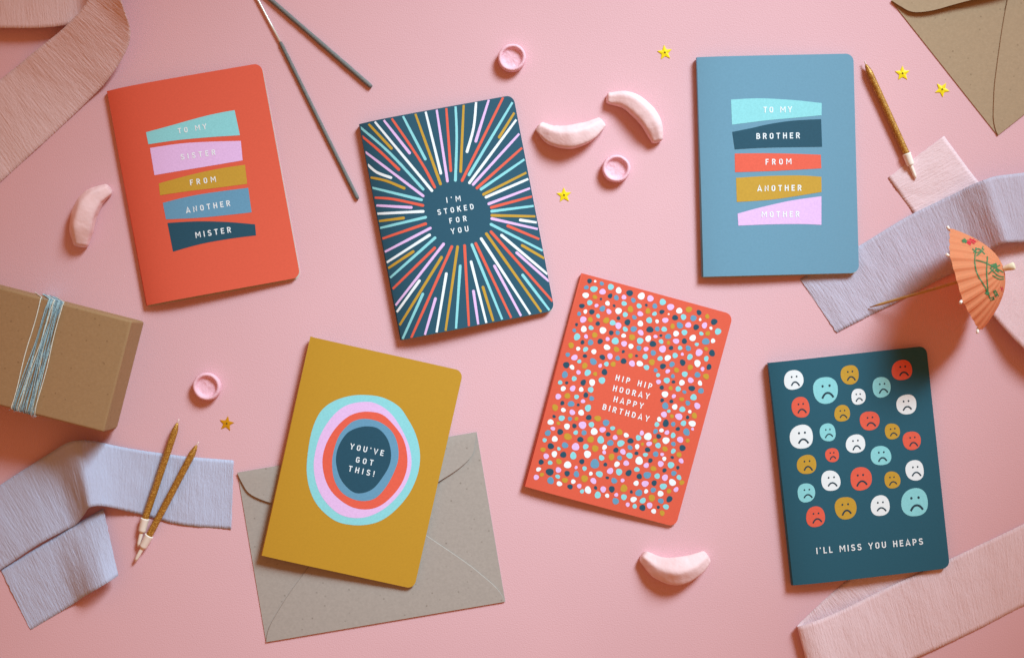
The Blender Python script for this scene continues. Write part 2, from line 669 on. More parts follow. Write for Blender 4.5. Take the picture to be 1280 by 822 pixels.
# --- coral card, top left
c1 = Card('coral red card with five stacked bands reading TO MY SISTER FROM ANOTHER MISTER', 'orange',
          (134, 114), (326, 79), (376, 347), (184, 381), zs=4.2, zo=3.4, rise=6.2, back_shift=0.9)
bands = [
    ('T', zc((0, 0), Z4, [(728, 660), (850, 627), (1000, 585), (1100, 562), (1170, 550)]),
     zc((0, 0), Z4, [(1197, 675), (1040, 685), (880, 700), (740, 720)]), 'TO MY', (223, 167.3), (258.5, 161.3), 6.8),
    ('P', [(187.5, 185), (225.6, 179.5), (263, 177.2), (301, 176.2)],
     [(303.3, 200.5), (263, 207.3), (225.6, 213.5), (193, 219)], 'SISTER', (226.5, 199.9), (269.5, 193.6), 7),
    ('G', zc((0, 206), Z4, [(792, 93), (950, 50), (1100, 18), (1222, 0)]),
     zc((0, 206), Z4, [(1233, 95), (1080, 115), (950, 130), (798, 152)]), 'FROM', (238, 231.8), (270, 227.3), 7),
    ('B', zc((0, 206), Z4, [(812, 190), (940, 158), (1080, 135), (1238, 115)]),
     zc((0, 206), Z4, [(1255, 237), (1120, 252), (980, 265), (828, 272)]), 'ANOTHER', (233, 266.6), (288, 257.3), 7.2),
    ('N', zc((0, 206), Z4, [(835, 290), (980, 282), (1130, 285), (1272, 297)]),
     zc((0, 206), Z4, [(1277, 352), (1150, 368), (1000, 395), (863, 433)]), 'MISTER', (244.9, 297.5), (289, 290.4), 7.2),
]


def put_bands(card, bands):
    for ink, top, bot, s, a, b, h in bands:
        o = card.poly('printed_band', band_outline(top, bot), ink, 0.0001)
        card.text(s, a, b, h, parent=o)


put_bands(c1, bands)

# --- blue card, top right
c3 = Card('slate blue card with five stacked bands reading TO MY BROTHER FROM ANOTHER MOTHER', 'blue',
          (872, 72), (1066, 67), (1074.5, 342), (879.5, 345), base=0.5, zs=5.0, zo=3.8, rise=2.4, back_shift=0.9)
put_bands(c3, [
    ('T', [(913.7, 124.6), (940, 123.2), (960, 123.3), (992.6, 125.3), (1027.2, 129)],
     [(1027, 144.2), (992, 147.5), (960, 150.4), (935, 153.5), (915, 156)], 'TO MY', (954.3, 141), (990, 140.6), 7.4),
    ('N', [(915.2, 165), (940, 160), (960, 155.5), (990, 151), (1026.4, 149)],
     [(1027.7, 183.6), (960, 184.6), (918.4, 186.8)], 'BROTHER', (945.5, 174), (999.8, 173), 7.4),
    ('O', [(918.4, 192), (960, 191.6), (1000, 192.5), (1026, 193.5)],
     [(1026.7, 210.5), (990, 212.5), (960, 214), (918.8, 215.3)], 'FROM', (957, 206), (989.2, 205.4), 7.2),
    ('G', [(920, 222.3), (960, 220), (1000, 219.3), (1026.8, 221)],
     [(1027, 240), (990, 246), (960, 250), (921, 252.5)], 'ANOTHER', (946.8, 239.2), (1001.8, 238.4), 7.4),
    ('P', [(922, 267), (940, 262), (960, 257), (990, 250.5), (1026.8, 245.3)],
     [(1026.8, 281), (1000, 280), (960, 280.5), (923, 282)], 'MOTHER', (952, 271.8), (999.3, 271.2), 7.4),
])

# --- navy card with rays
c2 = Card("navy card covered in colourful radiating lines around the words I'M STOKED FOR YOU", 'navy',
          (449.5, 155), (640.8, 119), (694.3, 388.6), (502, 424), zs=5.8, zo=3.8, rise=6.0)
RAYS = {
    (440, 110, 4.836): [
        ('T', (45, 234), (230, 395), (430, 612)), ('R', (58, 290), (170, 385), (283, 493)), ('P', (80, 387), (430, 652)),
        ('W', (95, 463), (150, 510), (235, 542)), ('G', (112, 541), (205, 561), (315, 606)), ('T', (122, 603), (420, 676)),
        ('R', (137, 663), (250, 672), (428, 710)), ('P', (147, 710), (358, 722)), ('W', (152, 760), (430, 746)),
        ('G', (100, 218), (238, 365)), ('W', (138, 205), (483, 620)), ('P', (192, 195), (348, 393)),
        ('R', (240, 185), (350, 345), (440, 485), (500, 600)), ('T', (308, 171), (443, 430)), ('G', (383, 157), (535, 580)),
        ('W', (445, 144), (537, 515)), ('P', (512, 132), (577, 563)), ('R', (570, 122), (597, 500)),
        ('T', (626, 112), (633, 300), (625, 558)), ('G', (675, 103), (657, 505))],
    (560, 110, 4.836): [
        ('W', (170, 86), (155, 240), (115, 385)), ('P', (247, 71), (168, 322)), ('R', (333, 58), (85, 560)),
        ('T', (390, 87), (127, 525)), ('G', (401, 150), (310, 298)), ('W', (413, 192), (130, 573)),
        ('P', (431, 277), (152, 583)), ('R', (448, 362), (175, 605)), ('T', (462, 432), (200, 612)),
        ('G', (474, 512), (215, 643)), ('W', (485, 550), (230, 660)), ('P', (496, 606), (247, 700)),
        ('R', (507, 656), (262, 722)), ('T', (518, 713), (265, 745)), ('G', (528, 776), (265, 770))],
    (460, 270, 5.136): [
        ('G', (70, 33), (228, 13)), ('T', (78, 77), (370, 8)), ('R', (92, 145), (370, 50)), ('P', (108, 230), (400, 78)),
        ('W', (120, 298), (395, 122)), ('G', (130, 335), (290, 228)), ('T', (142, 396), (430, 140)),
        ('R', (158, 468), (428, 205)), ('P', (177, 573), (485, 180)), ('W', (185, 616), (330, 415)),
        ('G', (203, 700), (472, 265)), ('T', (222, 788), (352, 500)), ('R', (277, 782), (538, 197)),
        ('P', (365, 762), (433, 530)), ('W', (440, 746), (503, 370)), ('G', (498, 736), (575, 197)),
        ('T', (565, 722), (592, 320)), ('R', (648, 706), (620, 190)), ('P', (708, 695), (677, 482))],
    (570, 260, 5.138): [
        ('W', (195, 737), (97, 345)), ('G', (240, 726), (173, 508)), ('T', (297, 715), (102, 235)),
        ('R', (355, 705), (127, 228)), ('P', (418, 692), (247, 372)), ('W', (477, 682), (162, 197)),
        ('G', (548, 667), (195, 165)), ('T', (600, 655), (428, 430)), ('R', (620, 598), (225, 153)),
        ('P', (597, 470), (390, 287)), ('W', (588, 425), (293, 175)), ('G', (567, 323), (425, 240)),
        ('T', (557, 274), (225, 105)), ('R', (535, 200), (333, 115)), ('P', (525, 135), (230, 68)),
        ('W', (518, 93), (413, 77))],
}
kray = 0
for (ox, oy, sc), rays in RAYS.items():
    for r in rays:
        ink = 'O' if r[0] == 'R' else r[0]
        pts = zc((ox, oy), sc, r[1:])
        pts = dense(pts, 4, False) if len(pts) > 2 else [Vector(pts[0]).lerp(Vector(pts[1]), t / 6) for t in range(7)]
        n = len(pts)
        wid = [2.9 + 0.7 * (i / (n - 1)) + random.uniform(-.15, .15) for i in range(n)]
        wid[0] = 2.7
        rib = ribbon2d([tuple(q) for q in pts], wid)
        # rounded inner end
        l, rr = rib[-1]
        mid = (l + rr) / 2
        d = (pts[-1] - pts[-2]).normalized()
        cap = []
        for i in range(1, 6):
            a = math.pi * i / 6
            cap.append(mid + (l - mid) * math.cos(a) + d * wid[-1] * 0.5 * math.sin(a))
        outline = [q[0] for q in rib] + cap + [q[1] for q in reversed(rib)]
        vs = [c2.from_px(q.x, q.y, 0.00010 + 0.000004 * (kray % 5)) for q in outline]
        m = len(rib)
        fs = [(i, i + 1, len(vs) - 2 - i, len(vs) - 1 - i) for i in range(m - 1)]
        fs.append(tuple(range(m - 1, m + 6)))
        o = mk_obj('printed_ray', vs, fs, INK[ink], c2.root, c2.root)
        up(o)
        c2.conform(o, [0.00010 + 0.000004 * (kray % 5)], clip=True)
        kray += 1
for s, a, b in (("I'M", (558.4, 253.6), (576, 251.4)), ('STOKED', (547.4, 268.9), (592.4, 261.4)),
                ('FOR', (562.2, 279.6), (583.6, 276.2)), ('YOU', (564.2, 292.7), (586, 289.1))):
    c2.text(s, a, b, 6.9)

# --- mustard card with rings
c4 = Card("mustard yellow card with uneven concentric rings reading YOU'VE GOT THIS", 'yellow',
          (390, 420.5), (579.5, 464), (517.5, 734), (326, 695), base=2.6, zs=5.2, zo=1.2, rise=1.4)
RINGS = [
    ('T', [(370, 38), (470, 52), (560, 100), (610, 165), (660, 260), (685, 370), (675, 480), (630, 590), (560, 680), (480, 745),
           (400, 775), (300, 780), (200, 755), (110, 680), (60, 590), (38, 470), (50, 330), (75, 220), (120, 130), (190, 75), (280, 45)]),
    ('P', [(350, 78), (430, 85), (510, 135), (570, 215), (620, 320), (637, 420), (620, 510), (570, 600), (490, 680), (400, 728),
           (310, 740), (220, 715), (140, 640), (95, 550), (78, 440), (95, 330), (130, 240), (190, 155), (260, 100)]),
    ('O', [(385, 133), (470, 150), (540, 215), (590, 290), (612, 380), (608, 470), (570, 560), (500, 640), (430, 682), (350, 690),
           (270, 665), (190, 600), (145, 520), (128, 420), (145, 330), (190, 245), (250, 180), (310, 145)]),
    ('B', [(375, 174), (450, 190), (520, 240), (555, 310), (563, 390), (545, 460), (500, 550), (440, 620), (380, 642), (310, 635),
           (240, 595), (195, 520), (183, 420), (200, 330), (230, 260), (280, 205), (320, 182)]),
    ('N', [(390, 217), (450, 232), (500, 290), (520, 370), (510, 440), (470, 510), (420, 570), (360, 597), (300, 590), (240, 530),
           (212, 460), (206, 390), (225, 320), (270, 255), (330, 225)]),
]
for k, (ink, pts) in enumerate(RINGS):
    ring = c4.poly('printed_ring', dense(zc((375, 485), 4.569, pts), 5), ink, 0.00008 + 0.00004 * k)
for s, a, b in (("YOU'VE", (437, 560.7), (478.8, 569.6)), ('GOT', (444.3, 577.4), (465.8, 581.6)),
                ('THIS!', (435.1, 588.4), (467.2, 595.4))):
    c4.text(s, a, b, 7.2, parent=ring, lift=0.00034)

# --- coral birthday card with dots
c5 = Card('coral card covered in small coloured dots reading HIP HIP HOORAY HAPPY BIRTHDAY', 'orange',
          (728.5, 341), (916, 393.5), (845, 658), (656, 608), zs=5.0, zo=2.4, rise=2.2)
DOTS = {
    (650, 335, 4.979): 'N433 80 15 W468 82 8 B509 96 13 B413 120 14 T460 130 21 P514 147 19 T565 117 19 W614 139 19 N683 155 20 W409 169 19 G466 180 14 N504 192 8 N561 173 15 B600 184 16 P647 181 15 N385 235 16 T434 215 17 P476 233 12 W545 219 15 N586 234 9 T648 220 16 B513 252 18 P553 270 16 W613 266 20 W407 270 13 N447 272 17 B368 284 13 T486 298 13 G438 320 16 P393 320 20 T655 289 16 N613 311 12 G537 325 19 N484 345 14 N352 351 10 T577 340 18 P612 358 20 N669 337 19 W397 379 19 T442 371 15 W516 387 21 B338 387 12 T655 380 16 B608 402 14 N568 402 15 T355 427 21 P411 425 13 G465 416 17 W645 420 14 P545 441 13 N389 461 13 B439 462 18 N499 455 17 T593 453 22 G318 480 18 P648 470 18 W362 501 13 T408 505 16 W541 492 19 W460 519 16 G600 505 17 N643 519 10 B297 538 14 P339 556 19 N404 546 13 N513 554 17 P560 548 18 N645 578 18 B608 560 15 T369 580 13 B456 581 21 G403 607 18 T538 596 15 P499 607 12 G580 597 16 N288 602 20 W324 616 15 N526 646 19 P364 648 14 T421 650 20 G468 658 13 B279 662 20 T510 698 21 T337 687 16 T250 711 14 N291 713 10 N394 711 18 W449 711 20 W269 749 16 P328 748 18 W381 754 15 T440 756 18 P238 798 18 G295 794 18 N410 789 16 T352 800 15 B446 810 15',
    (780, 335, 4.979): 'W108 174 22 P164 189 20 B58 200 15 T94 235 16 N139 230 9 B192 236 16 T241 211 20 P290 242 21 W344 265 19 G404 257 19 G40 256 19 G149 267 17 N236 272 15 T190 284 14 W278 286 6 N467 276 16 G518 300 14 N318 308 18 T370 304 18 B432 311 19 W474 320 9 N561 334 20 P101 284 17 B64 306 14 T157 324 19 W206 331 12 P257 324 18 W102 345 18 B60 379 19 N161 382 21 B207 378 15 T250 380 17 G302 362 15 B347 356 20 P400 354 18 N449 367 18 P501 356 18 W541 373 10 T585 394 20 P104 401 18 W151 438 19 P196 425 12 N230 419 9 B275 425 18 W324 407 18 T376 400 18 T481 407 13 G521 406 15 W428 434 20 G50 430 19 T100 452 20 N180 471 20 T231 456 15 G277 464 12 P324 454 18 N376 454 17 B509 456 22 W554 452 14 T453 474 12 B93 497 16 P137 503 15 P240 503 22 N293 496 14 T349 496 14 B400 498 17 W43 486 16 G511 502 13 P467 525 22 N548 528 20 B182 527 17 P363 535 10 T318 543 17 G40 545 15 N78 545 9 T132 550 17 T225 562 16 W272 558 19 T410 552 18 T512 563 16 N365 587 19 W457 592 21 P50 593 19 W98 594 19 G173 585 19 N242 610 18 B299 598 17 T140 617 17 B197 635 13 P272 641 14 G327 634 16 G412 617 17 P489 627 13 N529 614 17 T378 659 18 B457 663 18 G511 673 18 T212 665 13 B304 672 13 T266 698 19 P215 707 15 N308 707 11 W360 712 18 P415 697 18 W473 715 15 N235 742 14 G290 746 13 T337 751 17 N422 747 19 B479 763 18 B376 770 12 W255 784 20 P310 796 13 T433 803 20 G359 815 14',
    (650, 490, 4.836): 'P381 54 13 N256 65 13 B309 70 19 N352 76 9 G212 92 19 T411 95 20 W262 107 14 P316 121 17 W370 123 18 N206 146 10 T252 156 18 B302 160 13 G341 160 12 N416 152 17 G470 158 19 W185 180 18 G232 187 11 W284 206 18 N329 203 14 P378 198 23 T432 195 17 B520 184 20 P199 219 13 N243 239 18 T337 243 14 B387 244 16 W448 237 21 P499 226 18 T560 217 14 G602 241 18 N533 253 14 B168 246 18 W210 282 18 T149 289 13 G289 268 22 N365 285 18 G427 285 20 T488 287 22 P575 273 15 W642 259 15 B546 306 19 T609 308 21 N186 325 19 T235 341 11 B272 320 19 P336 329 23 T397 328 17 G454 339 20 W511 332 15 P509 362 12 N580 349 16 P622 359 17 G139 346 15 P158 386 17 W208 373 18 N262 377 19 T322 383 21 W408 374 22 T493 396 17 G553 390 19 B602 396 15 N128 421 16 T182 425 14 G235 418 17 W288 438 22 N374 418 16 B452 432 28 P339 454 10 T390 460 14 N516 436 12 W586 434 17 P642 428 17 W112 465 14 G132 497 13 N180 481 23 P232 469 17 N285 490 17 B341 494 18 W428 491 12 T480 494 20 P545 475 19 P98 513 16 T228 509 14 G390 521 21 T599 481 20 N657 487 19 B185 533 21 G272 531 17 W322 539 14 P444 535 18 N528 516 10 W238 552 16 N303 570 16 P358 566 14 B569 534 18 P620 532 12 W411 590 21 T375 598 13 N457 577 11 P503 586 18 N555 585 19 G628 580 22 T470 620 20 W527 624 13 P582 619 12 B578 657 20 T628 633 18 P651 678 13 T662 382 19 B665 333 15 N668 293 18',
    (770, 490, 4.836): 'N279 48 12 N335 55 12 B434 65 15 P491 82 19 B298 82 20 W355 88 17 T401 103 18 W446 117 11 T319 114 11 P290 134 18 G338 145 12 P380 147 21 G474 141 17 N433 151 11 W261 163 14 T247 194 15 N301 187 21 B346 192 14 T408 187 17 W461 189 20 P463 222 9 N374 221 13 B426 240 21 W275 230 13 B239 236 15 P156 246 14 P308 243 14 W193 267 23 T136 275 17 T345 260 16 N258 266 15 W302 291 21 G236 293 14 P388 286 19 G433 292 12 W128 328 15 G160 313 10 P200 311 16 T254 321 17 B347 312 14 N402 336 19 N191 347 16 G296 342 16 T346 355 15 N124 368 12 T178 377 14 B240 373 17 P279 375 11 G381 377 16 W140 413 24 N208 412 14 W292 401 13 N340 393 10 P394 414 15 P183 441 16 P270 432 18 T332 439 20 G226 461 17 T126 466 16 N293 471 13 N374 455 11 N141 508 17 B189 500 22 T249 506 17 P296 515 19 B349 489 16 T381 514 15 W122 549 16 P176 552 20 N231 548 17 T286 568 20 W341 544 21 G398 545 15 B138 607 21 W182 598 13 B225 590 16 W269 612 18 G320 597 14 P363 587 15 N93 601 10 W106 647 18 T162 654 18 G216 638 20 B271 656 17 N323 645 19 T113 688 14 N160 697 19 P203 683 18 N256 694 10 T302 691 17 W228 718 15 G279 729 16',
}
order = 'WNTBPG'
vs, fs, fm = [], [], []
kd = 0
for (ox, oy, sc), txt in DOTS.items():
    tok = txt.split()
    for i in range(0, len(tok), 3):
        ink = tok[i][0]
        x, y, r = ox + float(tok[i][1:]) / sc, oy + float(tok[i + 1]) / sc, float(tok[i + 2]) / sc
        st, ph = random.uniform(0.88, 1.12), random.uniform(0, math.pi)
        b0 = len(vs)
        for k in range(14):
            a = 2 * math.pi * k / 14
            rr = r * (1 + 0.05 * math.sin(3 * a + ph * 5))
            qx, qy = rr * math.cos(a) * st, rr * math.sin(a) / st
            vs.append(c5.from_px(x + qx * math.cos(ph) - qy * math.sin(ph), y + qx * math.sin(ph) + qy * math.cos(ph),
                                 0.00008 + 0.000006 * (kd % 7)))
        fs.append(tuple(range(b0, b0 + 14)))
        fm.append(order.index(ink))
        kd += 1
dots = mk_obj('printed_dots', vs, fs, None, c5.root, c5.root, mats=[INK[c] for c in order], fmat=fm)
up(dots)
c5.conform(dots, [0.00008 + 0.000006 * k for k in range(6)])
dots['kind'] = 'stuff'
for s, a, b in (('HIP HIP', (768.8, 474.9), (814, 486.4)), ('HOORAY', (765.6, 488.2), (810.8, 498.9)),
                ('HAPPY', (766.4, 501.7), (803.2, 510.9)), ('BIRTHDAY', (752.6, 511.4), (810.4, 527))):
    c5.text(s, a, b, 7.3)

# --- deep teal card with sad faces
c6 = Card("deep teal card printed with frowning round faces and I'LL MISS YOU HEAPS", 'teal',
          (960, 452), (1156, 433.5), (1189.5, 710.5), (993, 729.5), base=0.6, zs=6.0, zo=3.8, rise=4.2)
FACES = [(960, 411, 3.99, 'W128 254 49 48 T287 305 63 65 G408 228 44 49 W451 337 36 39 T566 290 46 50 O668 205 51 50 O163 390 45 51 G370 420 39 41 O507 457 48 48 W691 376 49 50 W167 537 57 60 T298 515 40 44 G620 510 37 40 O717 556 44 47 W437 572 48 46 O320 628 35 34 T563 631 51 48 G193 675 48 48 W313 756 47 51 O464 746 54 57 G620 752 39 43 W732 704 46 50'),
         (970, 570, 4.835, 'T183 220 54 56 O239 365 57 62 G421 312 64 69 W630 298 57 62 T838 278 80 85')]
ca, sa = math.cos(-0.10), math.sin(-0.10)
for ox, oy, sc, txt in FACES:
    tok = txt.split()
    for i in range(0, len(tok), 4):
        ink = tok[i][0]
        x, y = ox + float(tok[i][1:]) / sc, oy + float(tok[i + 1]) / sc
        rx, ry = float(tok[i + 2]) / sc, float(tok[i + 3]) / sc
        ph = random.uniform(0, 6)
        vs, fs, fm = [], [], []

        def q(dx, dy, lift):
            return c6.from_px(x + dx * ca - dy * sa, y + dx * sa + dy * ca, lift)
        for k in range(32):
            a = 2 * math.pi * k / 32
            w = 1 + 0.025 * math.sin(2 * a + ph) + 0.02 * math.sin(3 * a + ph * 2)
            sq = (abs(math.cos(a)) ** 2.3 + abs(math.sin(a)) ** 2.3) ** (-1 / 2.3)
            vs.append(q(rx * w * sq * math.cos(a), ry * w * sq * math.sin(a), 0.0001))
        fs.append(tuple(range(32)))
        fm.append(0)
        r = (rx + ry) / 2
        sh = random.uniform(-0.02, 0.12) * r
        es = random.uniform(0.24, 0.28) * r
        er = max(0.95, 0.09 * r)
        for sgn in (-1, 1):
            b0 = len(vs)
            for k in range(10):
                a = 2 * math.pi * k / 10
                vs.append(q(sh + sgn * es + er * math.cos(a), -0.33 * r + er * 1.1 * math.sin(a), 0.00018))
            fs.append(tuple(range(b0, b0 + 10)))
            fm.append(1)
        mw, mh = random.uniform(0.40, 0.46) * r, random.uniform(0.34, 0.42) * r
        sk = random.uniform(-0.06, 0.06) * r
        arc = []
        for k in range(11):
            t = -1 + 2 * k / 10
            arc.append((sh + 0.05 * r + mw * t, 0.22 * r + mh * abs(t) ** 2.2 + sk * t))
        rib = ribbon2d(arc, [max(1.5, 0.15 * r)] * 11)
        b0 = len(vs)
        for l, rr in rib:
            vs.append(q(l.x, l.y, 0.00018))
            vs.append(q(rr.x, rr.y, 0.00018))
        for k in range(10):
            fs.append((b0 + 2 * k, b0 + 2 * k + 1, b0 + 2 * k + 3, b0 + 2 * k + 2))
            fm.append(1)
        o = mk_obj('printed_face', vs, fs, None, c6.root, c6.root, mats=[INK[ink], M_NAVY_DARK], fmat=fm)
        up(o)
        c6.conform(o, [0.0001, 0.00018])
c6.text("I'LL MISS YOU HEAPS", (1020.8, 692), (1153.8, 680), 8.0)


# ------------------------------------------------------------------ envelopes
def envelope(label, tl, tr, br, bl, mat, flap_lift):
    A, B, C, D = P(*tl), P(*tr), P(*br), P(*bl)
    root = thing('envelope', label, 'envelope', ((A + B + C + D) / 4), 'paper envelopes')
    t = ((B + C) - (A + D)).normalized()
    dn = Vector((t.y, -t.x, 0))
    ctr = (A + B + C + D) / 4
    W, H = 0.163, 0.1155
    O = ctr - t * W / 2 - dn * H / 2

    w, h = W / MM, H / MM

    def sheet(name, pts, z0, z1, th=0.22, zf=None, slope=0.0):
        """pts in mm (along, down)"""
        vs = []
        for k in range(2):
            for (a, d) in pts:
                z = (zf(a, d) if zf else z0) + (th if k else 0)
                q = O + t * a * MM + dn * (d + (slope if k and d < h - 1 else 0)) * MM
                vs.append((q.x, q.y, z * MM))
        n = len(pts)
        fs = [tuple(range(n)), tuple(range(n, 2 * n))] + [(i, (i + 1) % n, n + (i + 1) % n, n + i) for i in range(n)]
        o = mk_obj(name, vs, fs, mat, root, root)
        bm = bmesh.new()
        bm.from_mesh(o.data)
        bmesh.ops.triangulate(bm, faces=[f for f in bm.faces if len(f.verts) > 4])
        bmesh.ops.recalc_face_normals(bm, faces=bm.faces)
        bm.to_mesh(o.data)
        bm.free()
        return o
    w, h = W / MM, H / MM
    sheet('front_panel', [(0, 0), (w, 0), (w, h), (0, h)], 0.05, 0)
    sheet('side_flap', dense([(0.1, 0.5), (30, 30), (55, 52), (60, 58), (55, 64), (30, 90), (0.1, h - 0.5)], 4, False), 0.36, 0)
    sheet('side_flap', [(w - a, d) for a, d in
                        dense([(0.1, 0.5), (30, 30), (55, 52), (60, 58), (55, 64), (30, 90), (0.1, h - 0.5)], 4, False)], 0.38, 0)
    half = [(0.2, h - 0.2), (1.5, h - 5), (5.0, h - 11.5), (12, h - 20), (22, h - 31), (46, h - 54), (62, h - 68), (76, h - 79)]
    bot = dense(half, 4, False) + [(w - a, d) for a, d in reversed([tuple(q) for q in dense(half, 4, False)])]
    sheet('bottom_flap', [tuple(q) for q in bot], 0.85, 0, th=0.4, slope=0.45)
    # top flap: a bent grid, its free edge a little lifted
    hp = dense([(0.1, 0.1), (2.2, 7), (6, 15), (16, 22), (32, 29), (64, 43), (81, 47.5)], 5, False)
    prof = [tuple(q) for q in hp]
    rows = 8
    vs, fs = [], []
    allp = prof + [(w - a, d) for a, d in reversed(prof[:-1])]
    for layer in (0.0, 0.22):
        for (a, d) in allp:
            for j in range(rows + 1):
                f = j / rows
                dd = d * f
                z = 1.45 + flap_lift * (dd / 47.5) ** 1.3 + 0.25 * math.sin(min(1, dd / 6) * math.pi / 2) + layer
                q = O + t * a * MM + dn * (dd + 0.05) * MM
                vs.append((q.x, q.y, z * MM))
    n = len(allp)
    st = rows + 1
    for layer in range(2):
        b0 = layer * n * st
        for i in range(n - 1):
            for j in range(rows):
                fs.append((b0 + i * st + j, b0 + (i + 1) * st + j, b0 + (i + 1) * st + j + 1, b0 + i * st + j + 1))
    for i in range(n - 1):
        a, b = i * st + rows, (i + 1) * st + rows
        fs.append((a, b, n * st + b, n * st + a))
        a, b = i * st, (i + 1) * st
        fs.append((a, b, n * st + b, n * st + a))
    o = mk_obj('top_flap', vs, fs, mat, root, root)
    fix_normals(o)
    return root


envelope('grey recycled paper envelope lying under the mustard yellow card', (297, 589), (599, 540), (634, 750), (327, 804), M_ENV, 0.7)
envelope('tan recycled paper envelope at the table edge beside two yellow stars', (1113, 3), (1353, -187), (1485, -20), (1245, 170), M_ENV2, 6.0)


# ------------------------------------------------------------------ crepe streamers
def streamer(label, secs, mat, seed, group, amp=0.17, name='crepe_streamer'):
    A = dense([P(*s[0]) for s in secs], 40, False)
    B = dense([P(*s[1]) for s in secs], 40, False)
    # resample evenly by length of the middle line
    mid = [(a + b) / 2 for a, b in zip(A, B)]
    L = [0.0]
    for i in range(1, len(mid)):
        L.append(L[-1] + max(1e-6, max((mid[i] - mid[i - 1]).length, 0.7 * (A[i] - A[i - 1]).length, 0.7 * (B[i] - B[i - 1]).length)))
    step = 0.00036
    n = int(L[-1] / step)
    rows = 18
    vs, fs, uv = [], [], []
    j = 0
    grid = []
    for i in range(n + 1):
        s = L[-1] * i / n
        while j < len(L) - 2 and L[j + 1] < s:
            j += 1
        f = (s - L[j]) / (L[j + 1] - L[j])
        a = A[j].lerp(A[j + 1], f)
        b = B[j].lerp(B[j + 1], f)
        grid.append((s, a, b))
    for i, (s, a, b) in enumerate(grid):
        i0, i1 = max(0, i - 3), min(n, i + 3)
        tan = (grid[i1][1] + grid[i1][2]) - (grid[i0][1] + grid[i0][2])
        nrm = tan.cross(b - a)
        if nrm.length > 0:
            nrm.normalize()
        wmm = (b - a).length / MM
        smm = s / MM
        for r in range(rows + 1):
            t = r / rows
            p = a.lerp(b, t)
            v = t * wmm
            jag = noise.noise(Vector((smm * 0.9, r // rows * 7.0, seed + 9))) * 0.25 * MM if r in (0, rows) else 0
            d = noise.noise(Vector((smm * 0.8 + 0.25 * noise.noise(Vector((v * 0.2, smm * 0.1, seed))), v * 0.11, seed))) + 0.7 * noise.noise(Vector((smm * 1.35, v * 0.2, seed + 3)))
            lump = noise.noise(Vector((smm * 0.05, v * 0.03, seed + 5))) * 0.7 + noise.noise(Vector((smm * 0.16, v * 0.1, seed + 7))) * 0.25
            p = p + nrm * (amp * d + lump) * MM + (b - a).normalized() * jag
            p.z = max(p.z, 0.06 * MM)
            if i < 2 or i > n - 2:
                p = p + tan.normalized() * noise.noise(Vector((v * 0.35, seed, 1))) * 0.5 * MM
            vs.append(p)
            uv.append((smm, v))
    st = rows + 1
    for i in range(n):
        for r in range(rows):
            fs.append((i * st + r, i * st + r + 1, (i + 1) * st + r + 1, (i + 1) * st + r))
    me = bpy.data.meshes.new(name)
    c = P(*secs[0][0])
    c.z = 0
    me.from_pydata([q - c for q in vs], [], fs)
    ul = me.uv_layers.new(name='UVMap')
    li = [0] * len(me.loops)
    me.loops.foreach_get('vertex_index', li)
    ul.data.foreach_set('uv', [x for k in li for x in uv[k]])
    me.polygons.foreach_set('use_smooth', [True] * len(me.polygons))
    me.materials.append(mat)
    o = bpy.data.objects.new(name, me)
    o.location = c
    COL.objects.link(o)
    so = o.modifiers.new('thickness', 'SOLIDIFY')
    so.thickness = 0.00010
    so.offset = 0
    return tag(o, label, 'streamer', group)


PINKG = 'pale pink crepe streamers'
BLUEG = 'lilac blue crepe streamers'
streamer('pale pink crepe streamer curling beside the coral card of stacked bands', [
    ((-110, 190, .6), (-50, 275, .6)), ((-55, 146, .8), (0, 228, .6)), ((0, 100, 1.2), (55, 178, .8)), ((43, 65, 5), (105, 131, 1.5)),
    ((84, 31, 12), (140, 93, 7)), ((108, 3, 17), (163, 47, 15)), ((118, -30, 22), (152, 2, 24)), ((116, -70, 22), (140, -50, 28)),
    ((70, -120, 16), (150, -110, 22)), ((130, -140, 9), (170, -60, 14)), ((135, -70, 6), (140, 14, 7)),
    ((60, -54, 7), (72, 33, 9)), ((0, -52, 6), (0, 35, 10)), ((-60, -50, 3), (-60, 34, 5)), ((-110, -48, 1), (-110, 36, 1))],
    M_CREPE_PINK_DIM, 1.0, PINKG)
streamer('lilac blue crepe streamer under the paper umbrella and the slate blue card', [
    ((1000, 349, .35), (1046, 416, .35)), ((1018, 339, .4), (1064, 406, .5)), ((1076, 306, .6), (1120, 378, .8)), ((1130, 273, 1.6), (1165, 354, 1.6)),
    ((1168, 254, 3), (1196, 339, 2.4)), ((1195, 241, 6), (1220, 324, 4)), ((1215, 231, 11), (1240, 311, 9)),
    ((1230, 225, 14), (1256, 304, 14)), ((1246, 220, 13.5), (1268, 303, 13)), ((1285, 215, 12), (1292, 302, 11)), ((1340, 205, 9), (1345, 292, 9))],
    M_CREPE_BLUE, 2.0, BLUEG)
streamer('pale pink crepe streamer with a gold candle resting on its cut end', [
    ((1180, 170, .3), (1110, 222, .3)), ((1222, 226, .4), (1141, 265, .4)), ((1262, 272, .6), (1188, 326, .6)),
    ((1306, 318, 5), (1243, 396, 8)), ((1345, 350, 9), (1285, 440, 13)), ((1395, 385, 8), (1340, 482, 11))],
    M_CREPE_PINK, 3.0, PINKG)
